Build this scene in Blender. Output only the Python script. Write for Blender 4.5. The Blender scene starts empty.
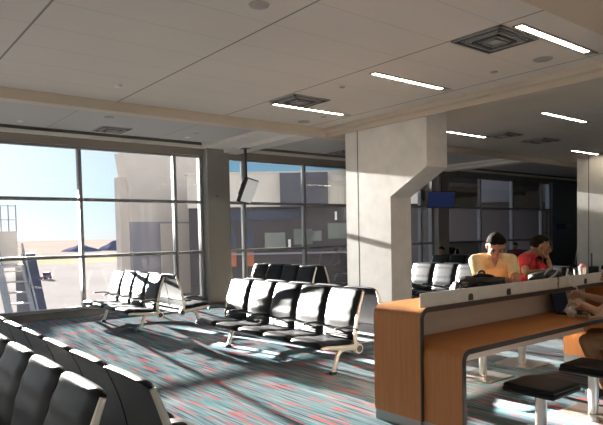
import bpy, bmesh, math, random
from mathutils import Vector, Matrix
random.seed(7)
C = bpy.context.scene.collection
D = bpy.data
PI = math.pi

# ------------------------------------------------------------------ materials
def nodes_of(m):
    m.use_nodes = True
    nt = m.node_tree
    return nt, nt.nodes, nt.links

def mat(name, col, rough=0.6, metal=0.0, spec=0.5, noise=None, bump=None, coat=0.0, emit=None, es=0.0):
    """principled material; noise=(scale, amount) varies the colour, bump=(scale, strength, distance)"""
    m = D.materials.new(name)
    nt, N, L = nodes_of(m)
    b = N['Principled BSDF']
    b.inputs['Base Color'].default_value = (*col, 1)
    b.inputs['Roughness'].default_value = rough
    b.inputs['Metallic'].default_value = metal
    b.inputs['Specular IOR Level'].default_value = spec
    b.inputs['Coat Weight'].default_value = coat
    if emit:
        b.inputs['Emission Color'].default_value = (*emit, 1)
        b.inputs['Emission Strength'].default_value = es
    if noise or bump:
        tc = N.new('ShaderNodeTexCoord')
    if noise:
        nz = N.new('ShaderNodeTexNoise'); nz.inputs['Scale'].default_value = noise[0]; nz.inputs['Detail'].default_value = 4
        L.new(tc.outputs['Object'], nz.inputs['Vector'])
        r = N.new('ShaderNodeMapRange')
        r.inputs['From Min'].default_value = 0.3; r.inputs['From Max'].default_value = 0.7
        r.inputs['To Min'].default_value = 1 - noise[1]; r.inputs['To Max'].default_value = 1 + noise[1]
        L.new(nz.outputs['Fac'], r.inputs['Value'])
        mx = N.new('ShaderNodeMix'); mx.data_type = 'RGBA'; mx.blend_type = 'MULTIPLY'
        mx.inputs['Factor'].default_value = 1
        mx.inputs['A'].default_value = (*col, 1)
        L.new(r.outputs['Result'], mx.inputs['B'])
        L.new(mx.outputs['Result'], b.inputs['Base Color'])
    if bump:
        nz = N.new('ShaderNodeTexNoise'); nz.inputs['Scale'].default_value = bump[0]; nz.inputs['Detail'].default_value = 3
        L.new(tc.outputs['Object'], nz.inputs['Vector'])
        bp = N.new('ShaderNodeBump'); bp.inputs['Strength'].default_value = bump[1]; bp.inputs['Distance'].default_value = bump[2]
        L.new(nz.outputs['Fac'], bp.inputs['Height'])
        L.new(bp.outputs['Normal'], b.inputs['Normal'])
    return m

def math_node(N, L, op, a, b=None, c=None):
    n = N.new('ShaderNodeMath'); n.operation = op
    for i, v in enumerate((a, b, c)):
        if v is None: continue
        if isinstance(v, (int, float)): n.inputs[i].default_value = v
        else: L.new(v, n.inputs[i])
    return n.outputs[0]

def tile_mat(name, col, ox, px, oy, py, wx=0.012, wy=0.006, rough=0.85):
    """painted metal ceiling panels: reveals along Y every px, faint joints along X every py"""
    m = D.materials.new(name); nt, N, L = nodes_of(m); b = N['Principled BSDF']
    b.inputs['Roughness'].default_value = rough
    b.inputs['Specular IOR Level'].default_value = 0.25
    g = N.new('ShaderNodeNewGeometry'); s = N.new('ShaderNodeSeparateXYZ'); L.new(g.outputs['Position'], s.inputs[0])
    def line(out, o, p, w):
        t = math_node(N, L, 'SUBTRACT', out, o - p / 2)
        t = math_node(N, L, 'FLOORED_MODULO', t, p)
        t = math_node(N, L, 'SUBTRACT', t, p / 2)
        t = math_node(N, L, 'ABSOLUTE', t)
        return math_node(N, L, 'LESS_THAN', t, w)
    lx = line(s.outputs['X'], ox, px, wx); ly = line(s.outputs['Y'], oy, py, wy)
    f = math_node(N, L, 'MAXIMUM', math_node(N, L, 'MULTIPLY', lx, 0.62), math_node(N, L, 'MULTIPLY', ly, 0.2))
    nz = N.new('ShaderNodeTexNoise'); nz.inputs['Scale'].default_value = 0.6; L.new(g.outputs['Position'], nz.inputs['Vector'])
    r = N.new('ShaderNodeMapRange'); r.inputs['To Min'].default_value = 0.95; r.inputs['To Max'].default_value = 1.05; L.new(nz.outputs['Fac'], r.inputs['Value'])
    v = math_node(N, L, 'MULTIPLY', math_node(N, L, 'SUBTRACT', 1.0, f), r.outputs['Result'])
    mx = N.new('ShaderNodeMix'); mx.data_type = 'RGBA'; mx.blend_type = 'MULTIPLY'; mx.inputs['Factor'].default_value = 1
    mx.inputs['A'].default_value = (*col, 1); L.new(v, mx.inputs['B'])
    L.new(mx.outputs['Result'], b.inputs['Base Color'])
    return m

def carpet_mat():
    m = D.materials.new('striped_carpet'); nt, N, L = nodes_of(m); b = N['Principled BSDF']
    b.inputs['Roughness'].default_value = 0.95
    b.inputs['Specular IOR Level'].default_value = 0.0
    g = N.new('ShaderNodeNewGeometry')
    def streak(sx, sy, off, detail=1.0):
        mp = N.new('ShaderNodeMapping'); mp.inputs['Scale'].default_value = (sx, sy, 1); mp.inputs['Location'].default_value = (off, off * 1.7, 0)
        L.new(g.outputs['Position'], mp.inputs['Vector'])
        n = N.new('ShaderNodeTexNoise'); n.inputs['Scale'].default_value = 1; n.inputs['Detail'].default_value = detail
        L.new(mp.outputs['Vector'], n.inputs['Vector'])
        return n.outputs['Fac']
    def ramp(out, stops):
        r = N.new('ShaderNodeValToRGB'); e = r.color_ramp.elements
        while len(e) < len(stops): e.new(0.5)
        for el, (p, c) in zip(e, stops): el.position = p; el.color = (*c, 1)
        L.new(out, r.inputs['Fac']); return r.outputs['Color']
    base = ramp(streak(34, 1.3, 3.1, 2), [(0.30, (0.0568, 0.0781, 0.1033)), (0.43, (0.1008, 0.1411, 0.1663)), (0.52, (0.1322, 0.1890, 0.2117)), (0.62, (0.1826, 0.2268, 0.2458)), (0.75, (0.2582, 0.2836, 0.2962))])
    teal = ramp(streak(26, 0.9, 11.0), [(0.58, (0, 0, 0)), (0.64, (1, 1, 1))])
    red = ramp(streak(22, 1.6, 23.0), [(0.595, (0, 0, 0)), (0.635, (1, 1, 1))])
    dark = ramp(streak(40, 1.1, 37.0), [(0.62, (0, 0, 0)), (0.67, (1, 1, 1))])
    def mix(fac, a, col):
        mx = N.new('ShaderNodeMix'); mx.data_type = 'RGBA'; L.new(fac, mx.inputs['Factor']); L.new(a, mx.inputs['A']); mx.inputs['B'].default_value = (*col, 1)
        return mx.outputs['Result']
    c = mix(teal, base, (0.0946, 0.2080, 0.2332)); c = mix(dark, c, (0.0442, 0.0568, 0.0832)); c = mix(red, c, (0.34, 0.105, 0.11))
    L.new(c, b.inputs['Base Color'])
    n = N.new('ShaderNodeTexNoise'); n.inputs['Scale'].default_value = 260; L.new(g.outputs['Position'], n.inputs['Vector'])
    bp = N.new('ShaderNodeBump'); bp.inputs['Strength'].default_value = 0.4; bp.inputs['Distance'].default_value = 0.004
    L.new(n.outputs['Fac'], bp.inputs['Height']); L.new(bp.outputs['Normal'], b.inputs['Normal'])
    return m

def wood_mat(name, along):
    m = D.materials.new(name); nt, N, L = nodes_of(m); b = N['Principled BSDF']
    b.inputs['Roughness'].default_value = 0.42
    tc = N.new('ShaderNodeTexCoord'); mp = N.new('ShaderNodeMapping')
    mp.inputs['Scale'].default_value = (2, 40, 40) if along == 'X' else (40, 40, 2)
    L.new(tc.outputs['Object'], mp.inputs['Vector'])
    n = N.new('ShaderNodeTexNoise'); n.inputs['Scale'].default_value = 1; n.inputs['Detail'].default_value = 3; n.inputs['Distortion'].default_value = 0.6
    L.new(mp.outputs['Vector'], n.inputs['Vector'])
    r = N.new('ShaderNodeValToRGB'); e = r.color_ramp.elements
    e[0].position = 0.3; e[0].color = (0.43, 0.155, 0.036, 1); e[1].position = 0.7; e[1].color = (0.51, 0.195, 0.050, 1)
    L.new(n.outputs['Fac'], r.inputs['Fac']); L.new(r.outputs['Color'], b.inputs['Base Color'])
    return m

def glass_mat():
    m = D.materials.new('window_glass'); nt, N, L = nodes_of(m)
    N.remove(N['Principled BSDF'])
    t = N.new('ShaderNodeBsdfTransparent'); t.inputs['Color'].default_value = (0.93, 0.95, 0.96, 1)
    g = N.new('ShaderNodeBsdfGlossy'); g.inputs['Roughness'].default_value = 0.02
    f = N.new('ShaderNodeFresnel'); f.inputs['IOR'].default_value = 1.45
    mx = N.new('ShaderNodeMixShader')
    L.new(f.outputs[0], mx.inputs[0]); L.new(t.outputs[0], mx.inputs[1]); L.new(g.outputs[0], mx.inputs[2])
    L.new(mx.outputs[0], N['Material Output'].inputs['Surface'])
    return m

M = {}
M['carpet'] = carpet_mat()
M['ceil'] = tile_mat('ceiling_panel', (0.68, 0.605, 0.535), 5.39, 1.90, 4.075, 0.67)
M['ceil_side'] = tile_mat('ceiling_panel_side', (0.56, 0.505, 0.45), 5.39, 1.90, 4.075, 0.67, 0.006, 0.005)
M['ceil_grey'] = tile_mat('ceiling_panel_grey', (0.47, 0.46, 0.445), 5.9, 2.4, 4.0, 20, 0.006, 0.0)
M['gyp'] = mat('gypsum_tan', (0.58, 0.495, 0.405), 0.8, noise=(0.7, 0.03))
M['gyp_brown'] = mat('gypsum_brown', (0.58, 0.46, 0.34), 0.8)
M['gyp_light'] = mat('gypsum_light', (0.72, 0.69, 0.64), 0.8, noise=(0.7, 0.03))
M['header'] = mat('header_bronze', (0.25, 0.215, 0.185), 0.55)
M['valance'] = mat('valance_aluminium', (0.93, 0.89, 0.80), 0.45)
M['column'] = mat('column_panel', (0.66, 0.635, 0.60), 0.6, noise=(3.0, 0.09), bump=(5, 0.25, 0.01))
M['post'] = mat('post_paint', (0.22, 0.208, 0.19), 0.6)
M['wall'] = mat('wall_paint', (0.55, 0.52, 0.48), 0.8)
M['panelwall'] = mat('blue_grey_panel', (0.16, 0.19, 0.23), 0.5)
M['frame'] = mat('window_aluminium', (0.20, 0.205, 0.21), 0.55)
M['sill'] = mat('sill_dark', (0.10, 0.105, 0.11), 0.45)
M['glass'] = glass_mat()
M['vinyl'] = mat('black_vinyl', (0.008, 0.008, 0.0095), 0.42, spec=0.16, bump=(14, 0.2, 0.006))
M['rubber'] = mat('black_polymer', (0.018, 0.018, 0.02), 0.35)
M['alloy'] = mat('cast_alloy', (0.72, 0.66, 0.57), 0.38, metal=0.55)
M['steel'] = mat('brushed_steel', (0.66, 0.63, 0.59), 0.30, metal=0.9, noise=(9, 0.08))
M['panel'] = mat('satin_panel', (0.90, 0.82, 0.72), 0.40, metal=0.25, noise=(6, 0.06))
M['dark_steel'] = mat('dark_steel', (0.085, 0.07, 0.06), 0.35, metal=0.5)
M['kick'] = mat('kick_steel', (0.36, 0.34, 0.32), 0.45, metal=0.7)
M['wood_v'] = wood_mat('counter_wood_upright', 'Z')
M['wood_h'] = wood_mat('counter_wood_top', 'X')
M['cream'] = mat('cream_laminate', (0.82, 0.72, 0.60), 0.6)
M['lamp'] = mat('lamp_diffuser', (0.9, 0.85, 0.75), 0.5, emit=(1.0, 0.86, 0.66), es=24.0)
M['lamp_frame'] = mat('lamp_housing', (0.42, 0.37, 0.32), 0.6)
M['vent'] = mat('vent_metal', (0.34, 0.32, 0.30), 0.5)
M['louver'] = mat('vent_louver', (0.10, 0.095, 0.09), 0.5)
M['vent_plate'] = mat('vent_plate', (0.56, 0.51, 0.46), 0.5)
M['black'] = mat('matte_black', (0.012, 0.012, 0.013), 0.7)
M['disc'] = mat('ceiling_disc', (0.40, 0.36, 0.32), 0.7)
M['white'] = mat('white_plastic', (0.78, 0.77, 0.74), 0.5)
# ------------------------------------------------------------------ helpers
def finish(name, bm, m, parent=None, smooth=None, loc=None):
    bmesh.ops.recalc_face_normals(bm, faces=bm.faces[:])
    me = D.meshes.new(name); bm.to_mesh(me); bm.free()
    if m is not None:
        for x in (m if isinstance(m, (list, tuple)) else [m]): me.materials.append(x)
    if smooth is not None:
        for p in me.polygons: p.use_smooth = True
        if smooth < 180:
            me.set_sharp_from_angle(angle=math.radians(smooth))
    o = D.objects.new(name, me); C.objects.link(o)
    if parent: o.parent = parent
    if loc: o.location = loc
    return o

def tag(o, label=None, cat=None, group=None, kind=None):
    if label: o['label'] = label
    if cat: o['category'] = cat
    if group: o['group'] = group
    if kind: o['kind'] = kind
    return o

def empty(name, loc=(0, 0, 0), rz=0):
    o = D.objects.new(name, None); C.objects.link(o); o.location = loc; o.rotation_euler = (0, 0, rz); o.empty_display_size = 0.2
    return o

def copy_tree(o, parent=None):
    c = o.copy(); C.objects.link(c)
    if parent: c.parent = parent
    for ch in o.children: copy_tree(ch, c)
    return c

def box(bm, x0, x1, y0, y1, z0, z1, bevel=0.0, seg=2):
    b2 = bmesh.new()
    bmesh.ops.create_cube(b2, size=1)
    for v in b2.verts:
        v.co = Vector(((x0 + x1) / 2 + v.co.x * (x1 - x0), (y0 + y1) / 2 + v.co.y * (y1 - y0), (z0 + z1) / 2 + v.co.z * (z1 - z0)))
    if bevel: bmesh.ops.bevel(b2, geom=b2.edges[:], offset=bevel, segments=seg, profile=0.5, affect='EDGES')
    join(bm, b2)

def join(bm, b2, mat4=None):
    if mat4 is not None: bmesh.ops.transform(b2, matrix=mat4, verts=b2.verts[:])
    mp = {v: bm.verts.new(v.co) for v in b2.verts}
    for f in b2.faces:
        nf = bm.faces.new([mp[v] for v in f.verts]); nf.material_index = f.material_index
    b2.free()

def cyl(bm, p0, p1, r0, r1=None, n=20, cap=True):
    tube(bm, [p0, p1], [r0, r0 if r1 is None else r1], n, cap)

def tube(bm, pts, radii, n=12, cap=True, flat=None):
    """tube through pts; radii number or (ru, rv) pairs; v runs along flat"""
    pts = [Vector(p) for p in pts]; rings = []
    for i, p in enumerate(pts):
        t = (pts[min(i + 1, len(pts) - 1)] - pts[max(i - 1, 0)]).normalized()
        ref = Vector(flat) if flat is not None else (Vector((0, 0, 1)) if abs(t.z) < 0.9 else Vector((0, 1, 0)))
        u = t.cross(ref).normalized(); v = u.cross(t).normalized()
        r = radii[i] if isinstance(radii, list) else radii
        rv, ru = (r if isinstance(r, tuple) else (r, r))
        rings.append([bm.verts.new(p + u * (ru * math.cos(2 * PI * k / n)) + v * (rv * math.sin(2 * PI * k / n))) for k in range(n)])
    for a, b in zip(rings, rings[1:]):
        for k in range(n): bm.faces.new((a[k], a[(k + 1) % n], b[(k + 1) % n], b[k]))
    if cap: bm.faces.new(rings[0][::-1]); bm.faces.new(rings[-1])

def extrude_poly(bm, poly, axis, a0, a1):
    """closed 2D polygon extruded along an axis; poly in the other two axes, in xyz order"""
    def P(p, a):
        if axis == 'X': return (a, p[0], p[1])
        if axis == 'Y': return (p[0], a, p[1])
        return (p[0], p[1], a)
    A = [bm.verts.new(P(p, a0)) for p in poly]; B = [bm.verts.new(P(p, a1)) for p in poly]
    n = len(poly)
    for i in range(n): bm.faces.new((A[i], A[(i + 1) % n], B[(i + 1) % n], B[i]))
    bm.faces.new(A[::-1]); bm.faces.new(B)

def smooth_path(pts, sub=6):
    """Catmull-Rom through points"""
    P = [Vector(p) for p in pts]; out = []
    for i in range(len(P) - 1):
        p0 = P[max(i - 1, 0)]; p1 = P[i]; p2 = P[i + 1]; p3 = P[min(i + 2, len(P) - 1)]
        for k in range(sub):
            t = k / sub
            out.append(0.5 * ((2 * p1) + (-p0 + p2) * t + (2 * p0 - 5 * p1 + 4 * p2 - p3) * t * t + (-p0 + 3 * p1 - 3 * p2 + p3) * t ** 3))
    out.append(P[-1]); return out

def structure(name, bm, m, parent=None, smooth=None):
    o = finish(name, bm, m, parent, smooth)
    if parent is None: o['kind'] = 'structure'
    return o

# ------------------------------------------------------------------ room shell
XL, XR, YB, YW = -8.0, 30.0, -6.0, 13.25
bm = bmesh.new(); box(bm, XL - .2, XR + .2, YB - .2, YW + .3, -0.25, 0); structure('floor', bm, M['carpet'])
bm = bmesh.new(); box(bm, XL - .2, XL, YB, YW, 0, 4.3); structure('wall_left', bm, M['wall'])
bm = bmesh.new(); box(bm, XR, XR + .2, YB, YW, 0, 4.3); structure('wall_right', bm, M['wall'])
bm = bmesh.new(); box(bm, XL - .2, XR + .2, YB - .2, YB, 0, 4.3); structure('wall_back', bm, M['wall'])
# ceilings
bm = bmesh.new(); box(bm, XL, 7.66, 2.75, 8.78, 3.80, 3.90); structure('ceiling', bm, M['ceil'])
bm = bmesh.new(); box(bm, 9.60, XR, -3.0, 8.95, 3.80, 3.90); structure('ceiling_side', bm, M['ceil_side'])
bm = bmesh.new(); box(bm, XL, 7.66, YB, 1.60, 3.80, 3.90); structure('ceiling_rear', bm, M['ceil'])
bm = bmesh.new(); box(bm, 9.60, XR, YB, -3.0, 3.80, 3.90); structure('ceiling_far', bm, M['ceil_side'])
bm = bmesh.new()
for a, b in ((XL, 7.30), (8.35, 16.5), (17.2, XR)): box(bm, a, b, 9.5, 12.62, 4.0, 4.08)
structure('ceiling_window', bm, M['ceil_grey'])
bm = bmesh.new(); box(bm, XL - .2, XR + .2, YB - .2, YW + .35, 4.32, 4.45); structure('ceiling_slab', bm, M['black'])
# downstand trims
bm = bmesh.new(); box(bm, XL, 7.72, 8.78, 8.99, 3.65, 4.1); box(bm, 7.72, XR, 8.93, 9.05, 3.66, 4.1); structure('trim_1', bm, M['gyp'])
bm = bmesh.new(); box(bm, XL, XR, 8.99, 9.72, 3.84, 4.1); structure('trim_2', bm, M['gyp_light'])
bm = bmesh.new()
box(bm, 7.66, 7.80, YB, 8.80, 3.73, 3.95); box(bm, 7.80, 7.86, YB, 8.93, 3.65, 3.95); structure('trim_3', bm, M['gyp'])
bm = bmesh.new(); box(bm, 7.86, 9.60, YB, 8.95, 3.78, 3.95); structure('trim_4', bm, M['gyp'])
bm = bmesh.new(); box(bm, XL, 7.66, 1.60, 2.75, 3.66, 3.95); structure('trim_5', bm, M['gyp_brown'])
# cross beams on the column lines
bm = bmesh.new()
box(bm, 7.32, 7.90, 9.0, 13.05, 3.93, 4.2); box(bm, 7.90, 8.36, 9.0, 13.05, 3.84, 4.2)
structure('trim_6', bm, M['gyp_light'])
bm = bmesh.new()
box(bm, 16.5, 16.8, 9.0, 13.05, 3.93, 4.2); box(bm, 16.8, 17.25, 9.0, 13.05, 3.84, 4.2)
structure('trim_7', bm, M['gyp_light'])
# window head: bronze header, pale valance, dark slot
bm = bmesh.new(); box(bm, XL, XR, 13.12, 13.42, 3.76, 3.93); structure('trim_8', bm, M['header'])
bm = bmesh.new(); box(bm, XL, XR, 13.06, 13.36, 3.93, 4.01); structure('trim_9', bm, M['valance'])
bm = bmesh.new(); box(bm, XL, XR, 13.2, 13.5, 4.01, 4.34); structure('wall_window_head', bm, M['header'])
# sill curb
bm = bmesh.new()
box(bm, XL, XR, 13.08, 13.40, 0, 0.13, 0.008); box(bm, XL, XR, 13.05, 13.40, 0.13, 0.155, 0.006)
structure('baseboard_window', bm, M['sill'])
bm = bmesh.new(); box(bm, 17.2, 24.7, 13.10, 13.40, 0.155, 0.80); box(bm, 17.2, 24.7, 13.04, 13.40, 0.80, 0.84)
structure('trim_10', bm, M['sill'])
# the window wall, one window per bay
mull = [-7.6, -5.4, -3.2, -1.0, 1.6, 4.33, 6.63, 7.35]
bays = [(a, b) for a, b in zip(mull, mull[1:])]
bays += [(8.10, 8.66), (8.66, 10.75), (10.75, 12.92), (12.92, 15.0), (15.0, 15.95), (15.95, 16.55),
         (17.20, 19.45), (19.45, 21.68), (21.68, 23.97), (23.97, 24.62)]
for i, (a, b) in enumerate(bays):
    z0 = 0.155 if a < 17 else 0.84
    w = finish('window_%d' % (i + 1), bmesh.new(), None); w['kind'] = 'structure'
    f = bmesh.new()
    box(f, a - .038, a + .038, 13.19, 13.33, z0, 3.76)
    box(f, b - .038, b + .038, 13.19, 13.33, z0, 3.76) if i in (6, len(bays) - 1, 12) else None
    finish('mullion', f, M['frame'], w)
    for zt in (1.325, 2.59):
        f = bmesh.new(); box(f, a + .045, b - .045, 13.17, 13.33, zt - .035, zt + .035); finish('transom', f, M['frame'], w)
    f = bmesh.new(); box(f, a + .045, b - .045, 13.20, 13.32, z0, z0 + .05); box(f, a + .045, b - .045, 13.20, 13.32, 3.71, 3.76); finish('rail', f, M['frame'], w)
    f = bmesh.new()
    for p, q in ((z0 + .05, 1.29), (1.36, 2.555), (2.625, 3.71)):
        vs = [f.verts.new(v) for v in ((a + .045, 13.26, p), (b - .045, 13.26, p), (b - .045, 13.26, q), (a + .045, 13.26, q))]
        f.faces.new(vs)
    finish('pane', f, M['glass'], w)
# posts at the window line and the end wall panel
bm = bmesh.new(); box(bm, 7.40, 8.06, 12.95, 13.42, 0, 3.95, 0.02); o = structure('column', bm, M['post'])
bm = bmesh.new(); box(bm, 7.655, 7.685, 12.935, 12.952, 2.72, 2.75); 
tag(finish('wall_sensor', bm, M['black']), 'small dark square sensor high on the grey window post', 'sensor')
bm = bmesh.new(); box(bm, 16.58, 17.17, 12.95, 13.42, 0, 3.95, 0.02); structure('column', bm, M['post'])
bm = bmesh.new(); box(bm, 24.66, XR, 13.1, 13.42, 0, 4.0); structure('wall_window_end', bm, M['panelwall'])
# panelled columns flaring towards the camera
def big_column(x0, x1, y_far, y_near, y_top):
    bm = bmesh.new()
    extrude_poly(bm, [(y_far, 0), (y_near, 0), (y_near, 2.36), (y_top, 2.82), (y_top, 3.80), (y_far, 3.80)], 'X', x0, x1)
    o = structure('column', bm, M['column'])
    j = bmesh.new(); box(j, x0 - .0015, x0 + .01, y_far - .345, y_far - .325, 0, 3.8); finish('joint', j, M['black'], o)
    return o
big_column(7.85, 8.40, 8.36, 7.20, 6.37)
big_column(17.0, 17.6, 8.28, 6.6, 5.8)

# ------------------------------------------------------------------ ceiling fittings
def ceiling_light(x0, x1, y, z, label):
    t = empty('ceiling_light', ((x0 + x1) / 2, y, z)); L2 = (x1 - x0) / 2
    bm = bmesh.new()
    box(bm, -L2 - .02, L2 + .16, -.06, -.038, -.012, .01); box(bm, -L2 - .02, L2 + .16, .038, .06, -.012, .01)
    box(bm, -L2 - .02, -L2, -.055, .055, -.012, .01); box(bm, L2, L2 + .16, -.055, .055, -.012, .01)
    finish('housing', bm, M['lamp_frame'], t)
    bm = bmesh.new(); box(bm, -L2, L2, -.038, .038, -.010, .005); finish('diffuser', bm, M['lamp'], t)
    tag(t, label, 'ceiling light', 'linear ceiling lights'); return t
ceiling_light(5.56, 7.05, 7.565, 3.8, 'long ceiling light beside the vent above the five-seat row, nearest the windows')
ceiling_light(5.60, 7.02, 5.41, 3.8, 'long ceiling light in the middle of the ceiling tray, without a vent beside it')
ceiling_light(5.56, 7.03, 3.31, 3.8, 'long ceiling light beside the large vent, nearest the top right corner')
ceiling_light(10.05, 11.42, 7.63, 3.8, 'long ceiling light just right of the flared column top')
ceiling_light(9.98, 11.55, 5.47, 3.8, 'long ceiling light beyond the right beam, high at the right edge')
ceiling_light(15.4, 16.85, 7.63, 3.8, 'long ceiling light just in front of the far white column')
for lx, ly, lb in ((5.56, 1.2, 'added ceiling light just beyond the near beam, out of view above'), (1.9, -1.2, 'added ceiling light, unseen behind the viewer on the left'), (5.6, -1.2, 'added ceiling light, unseen behind the viewer on the right'), (10.0, 3.3, 'added ceiling light out of view to the right, over the counter end'), (10.0, 1.1, 'added ceiling light out of view to the right, behind the stools')):
    ceiling_light(lx, lx + 1.48, ly, 3.8, lb)  # unseen lights added along the pattern to brighten the counter area
def ceiling_vent(x, y, sx, sy, z, label, plain=False):
    t = empty('ceiling_vent', (x, y, z)); hx, hy = sx / 2, sy / 2
    bm = bmesh.new(); box(bm, -hx, hx, -hy, hy, -.004, .01); finish('backing', bm, M['vent_plate'] if not plain else M['vent'], t)
    bm = bmesh.new()
    for a, b, c, d in ((-hx, hx, -hy, -hy + .03), (-hx, hx, hy - .03, hy), (-hx, -hx + .03, -hy, hy), (hx - .03, hx, -hy, hy)): box(bm, a, b, c, d, -.016, .0)
    finish('frame', bm, M['vent'], t)
    for k in range(4):
        bm = bmesh.new(); s = 0.92 - k * 0.2
        a, b = hx * s, hy * s; w = .022; zz = -.012 - .006 * k
        for q in ((-a, a, -b, -b + w), (-a, a, b - w, b), (-a, -a + w, -b, b), (a - w, a, -b, b)): box(bm, q[0], q[1], q[2], q[3], zz - .012, zz + .008)
        finish('louver', bm, M['louver'] if k % 2 == 0 else M['vent'], t)
    tag(t, label, 'vent', 'square ceiling air vents'); return t
ceiling_vent(5.76, 3.72, .72, .62, 3.8, 'large square ceiling vent next to the light nearest the top right corner')
ceiling_vent(5.78, 7.17, .72, .62, 3.8, 'square ceiling vent next to the light above the five-seat row')
ceiling_vent(4.68, 12.1, .62, .6, 4.0, 'square vent in the grey ceiling above the tall left window')
ceiling_vent(11.25, 12.1, .6, .6, 4.0, 'square vent in the window-side ceiling left of the flared column')
ceiling_vent(11.55, 7.25, .6, .6, 3.8, 'dark ceiling vent right of the light beside the flared column')
ceiling_vent(13.0, 7.2, .75, .6, 3.8, 'dark flat ceiling vent midway between the two right-hand lights', True)
ceiling_vent(16.9, 7.15, .7, .6, 3.8, 'dark ceiling vent above the light in front of the far column')
def disc(name, x, y, z, r, label, cat, m='disc', h=.012):
    bm = bmesh.new(); cyl(bm, (0, 0, -h), (0, 0, .004), r * .9, r, 24)
    cyl(bm, (0, 0, -h - .004), (0, 0, -h), r * .55, r * .6, 20)
    o = finish(name, bm, M[m], None, 40, (x, y, z)); tag(o, label, cat); return o
disc('ceiling_speaker', 6.89, 3.78, 3.8, .12, 'round ceiling speaker below the light nearest the top right corner', 'speaker')
disc('ceiling_speaker', 3.11, 4.42, 3.8, .10, 'round ceiling speaker at the top edge left of centre', 'speaker')
disc('ceiling_speaker', 6.89, 8.45, 3.8, .12, 'round ceiling speaker near the far corner of the ceiling tray', 'speaker')
disc('smoke_detector', 3.12, 7.82, 3.8, .06, 'small pale ceiling detector near the left edge of the tray', 'detector', 'white', .03)
disc('sprinkler_head', 6.89, 4.46, 3.8, .05, 'small round sprinkler cover left of the right-hand ceiling speaker', 'sprinkler')
disc('sprinkler_head', 6.90, 7.9, 3.8, .05, 'small round sprinkler cover behind the light above the five-seat row', 'sprinkler')
disc('sprinkler_head', 5.76, 6.18, 3.8, .04, 'tiny round sprinkler cover between the middle light and the far vent', 'sprinkler')
disc('downlight', 4.16, 10.9, 4.0, .09, 'round downlight in the grey ceiling in front of the window vent', 'downlight', 'vent', .02)
disc('downlight', 2.90, 12.17, 4.0, .06, 'small pale downlight in the grey ceiling at the far left', 'downlight', 'white')
disc('downlight', 6.46, 12.15, 4.0, .07, 'small pale downlight in the grey ceiling close to the window post', 'downlight', 'white')
disc('smoke_detector', 6.35, 11.56, 4.0, .07, 'round grey detector in the ceiling near the window post', 'detector')

# hanging monitors
def monitor(loc, z_top, yaw, tilt, w, h, screen, label):
    t = empty('hanging_monitor', loc)
    zc = loc[2]
    bm = bmesh.new(); box(bm, -.025, .025, -.025, .025, 0.12, z_top - zc); finish('pole', bm, M['rubber'], t)
    bm = bmesh.new(); box(bm, -.09, .09, -.09, .09, z_top - zc - .012, z_top - zc); finish('ceiling_plate', bm, M['rubber'], t)
    R = Matrix.Rotation(yaw, 4, 'Z') @ Matrix.Rotation(tilt, 4, 'Y')      # screen normal = local +X
    bm = bmesh.new(); box(bm, -.14, .0, -.1, .1, -.16, .16, .01); o = finish('bracket', bm, M['rubber'], t); o.matrix_local = R
    bm = bmesh.new(); box(bm, 0, .09, -w / 2, w / 2, -h / 2, h / 2, .012); o = finish('casing', bm, M['rubber'], t, 40); o.matrix_local = R
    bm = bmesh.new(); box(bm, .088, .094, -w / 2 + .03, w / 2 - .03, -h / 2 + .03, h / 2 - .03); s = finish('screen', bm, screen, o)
    tag(t, label, 'monitor'); return t
M['scr_pale'] = mat('screen_glare', (0.62, 0.62, 0.60), 0.35, emit=(0.75, 0.76, 0.74), es=0.42)  # sky glare on the screen is given as pale colour and glow
M['scr_blue'] = mat('screen_blue', (0.01, 0.015, 0.04), 0.2, emit=(0.020, 0.035, 0.12), es=0.35)
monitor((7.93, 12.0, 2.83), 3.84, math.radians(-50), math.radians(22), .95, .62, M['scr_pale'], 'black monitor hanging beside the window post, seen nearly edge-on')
tv = monitor((15.85, 12.3, 2.80), 3.98, math.radians(-128), math.radians(12), .92, .55, M['scr_blue'], 'monitor with a dark blue screen hanging right of the flared column')

# ------------------------------------------------------------------ tandem seating
def pad_mesh(path, width, thick, bulge, nrm_sign=1, nv=10):
    """cushion: path [(x,z)] along its length, pillow surface on the +normal side"""
    P = smooth_path([(p[0], 0, p[1]) for p in path], 5); n = len(P)
    T = [(P[min(i + 1, n - 1)] - P[max(i - 1, 0)]).normalized() for i in range(n)]
    Nn = [Vector((-t.z, 0, t.x)) * nrm_sign for t in T]
    bm = bmesh.new(); top = []; bot = []
    for i in range(n):
        u = i / (n - 1); eu = max(0.0, 1 - abs(2 * u - 1) ** 9) ** 0.5
        a = []; b = []
        for k in range(nv + 1):
            v = k / nv; ev = max(0.0, 1 - abs(2 * v - 1) ** 7) ** 0.5
            h = thick * (0.35 + 0.65 * min(eu, 1) * ev) + bulge * (1 - (2 * v - 1) ** 2) * math.sin(PI * u) ** 0.6
            h += 0.0035 * math.cos(u * PI * 10) * ev * eu
            y = (v - .5) * width
            a.append(bm.verts.new(P[i] + Nn[i] * h + Vector((0, y, 0))))
            b.append(bm.verts.new(P[i] + Vector((0, y * .985, 0))))
        top.append(a); bot.append(b)
    for i in range(n - 1):
        for k in range(nv):
            bm.faces.new((top[i][k], top[i + 1][k], top[i + 1][k + 1], top[i][k + 1]))
            bm.faces.new((bot[i][k], bot[i][k + 1], bot[i + 1][k + 1], bot[i + 1][k]))
        bm.faces.new((top[i][0], bot[i][0], bot[i + 1][0], top[i + 1][0]))
        bm.faces.new((top[i][nv], top[i + 1][nv], bot[i + 1][nv], bot[i][nv]))
    for k in range(nv):
        bm.faces.new((top[0][k], top[0][k + 1], bot[0][k + 1], bot[0][k]))
        bm.faces.new((top[-1][k], bot[-1][k], bot[-1][k + 1], top[-1][k + 1]))
    return bm

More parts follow.
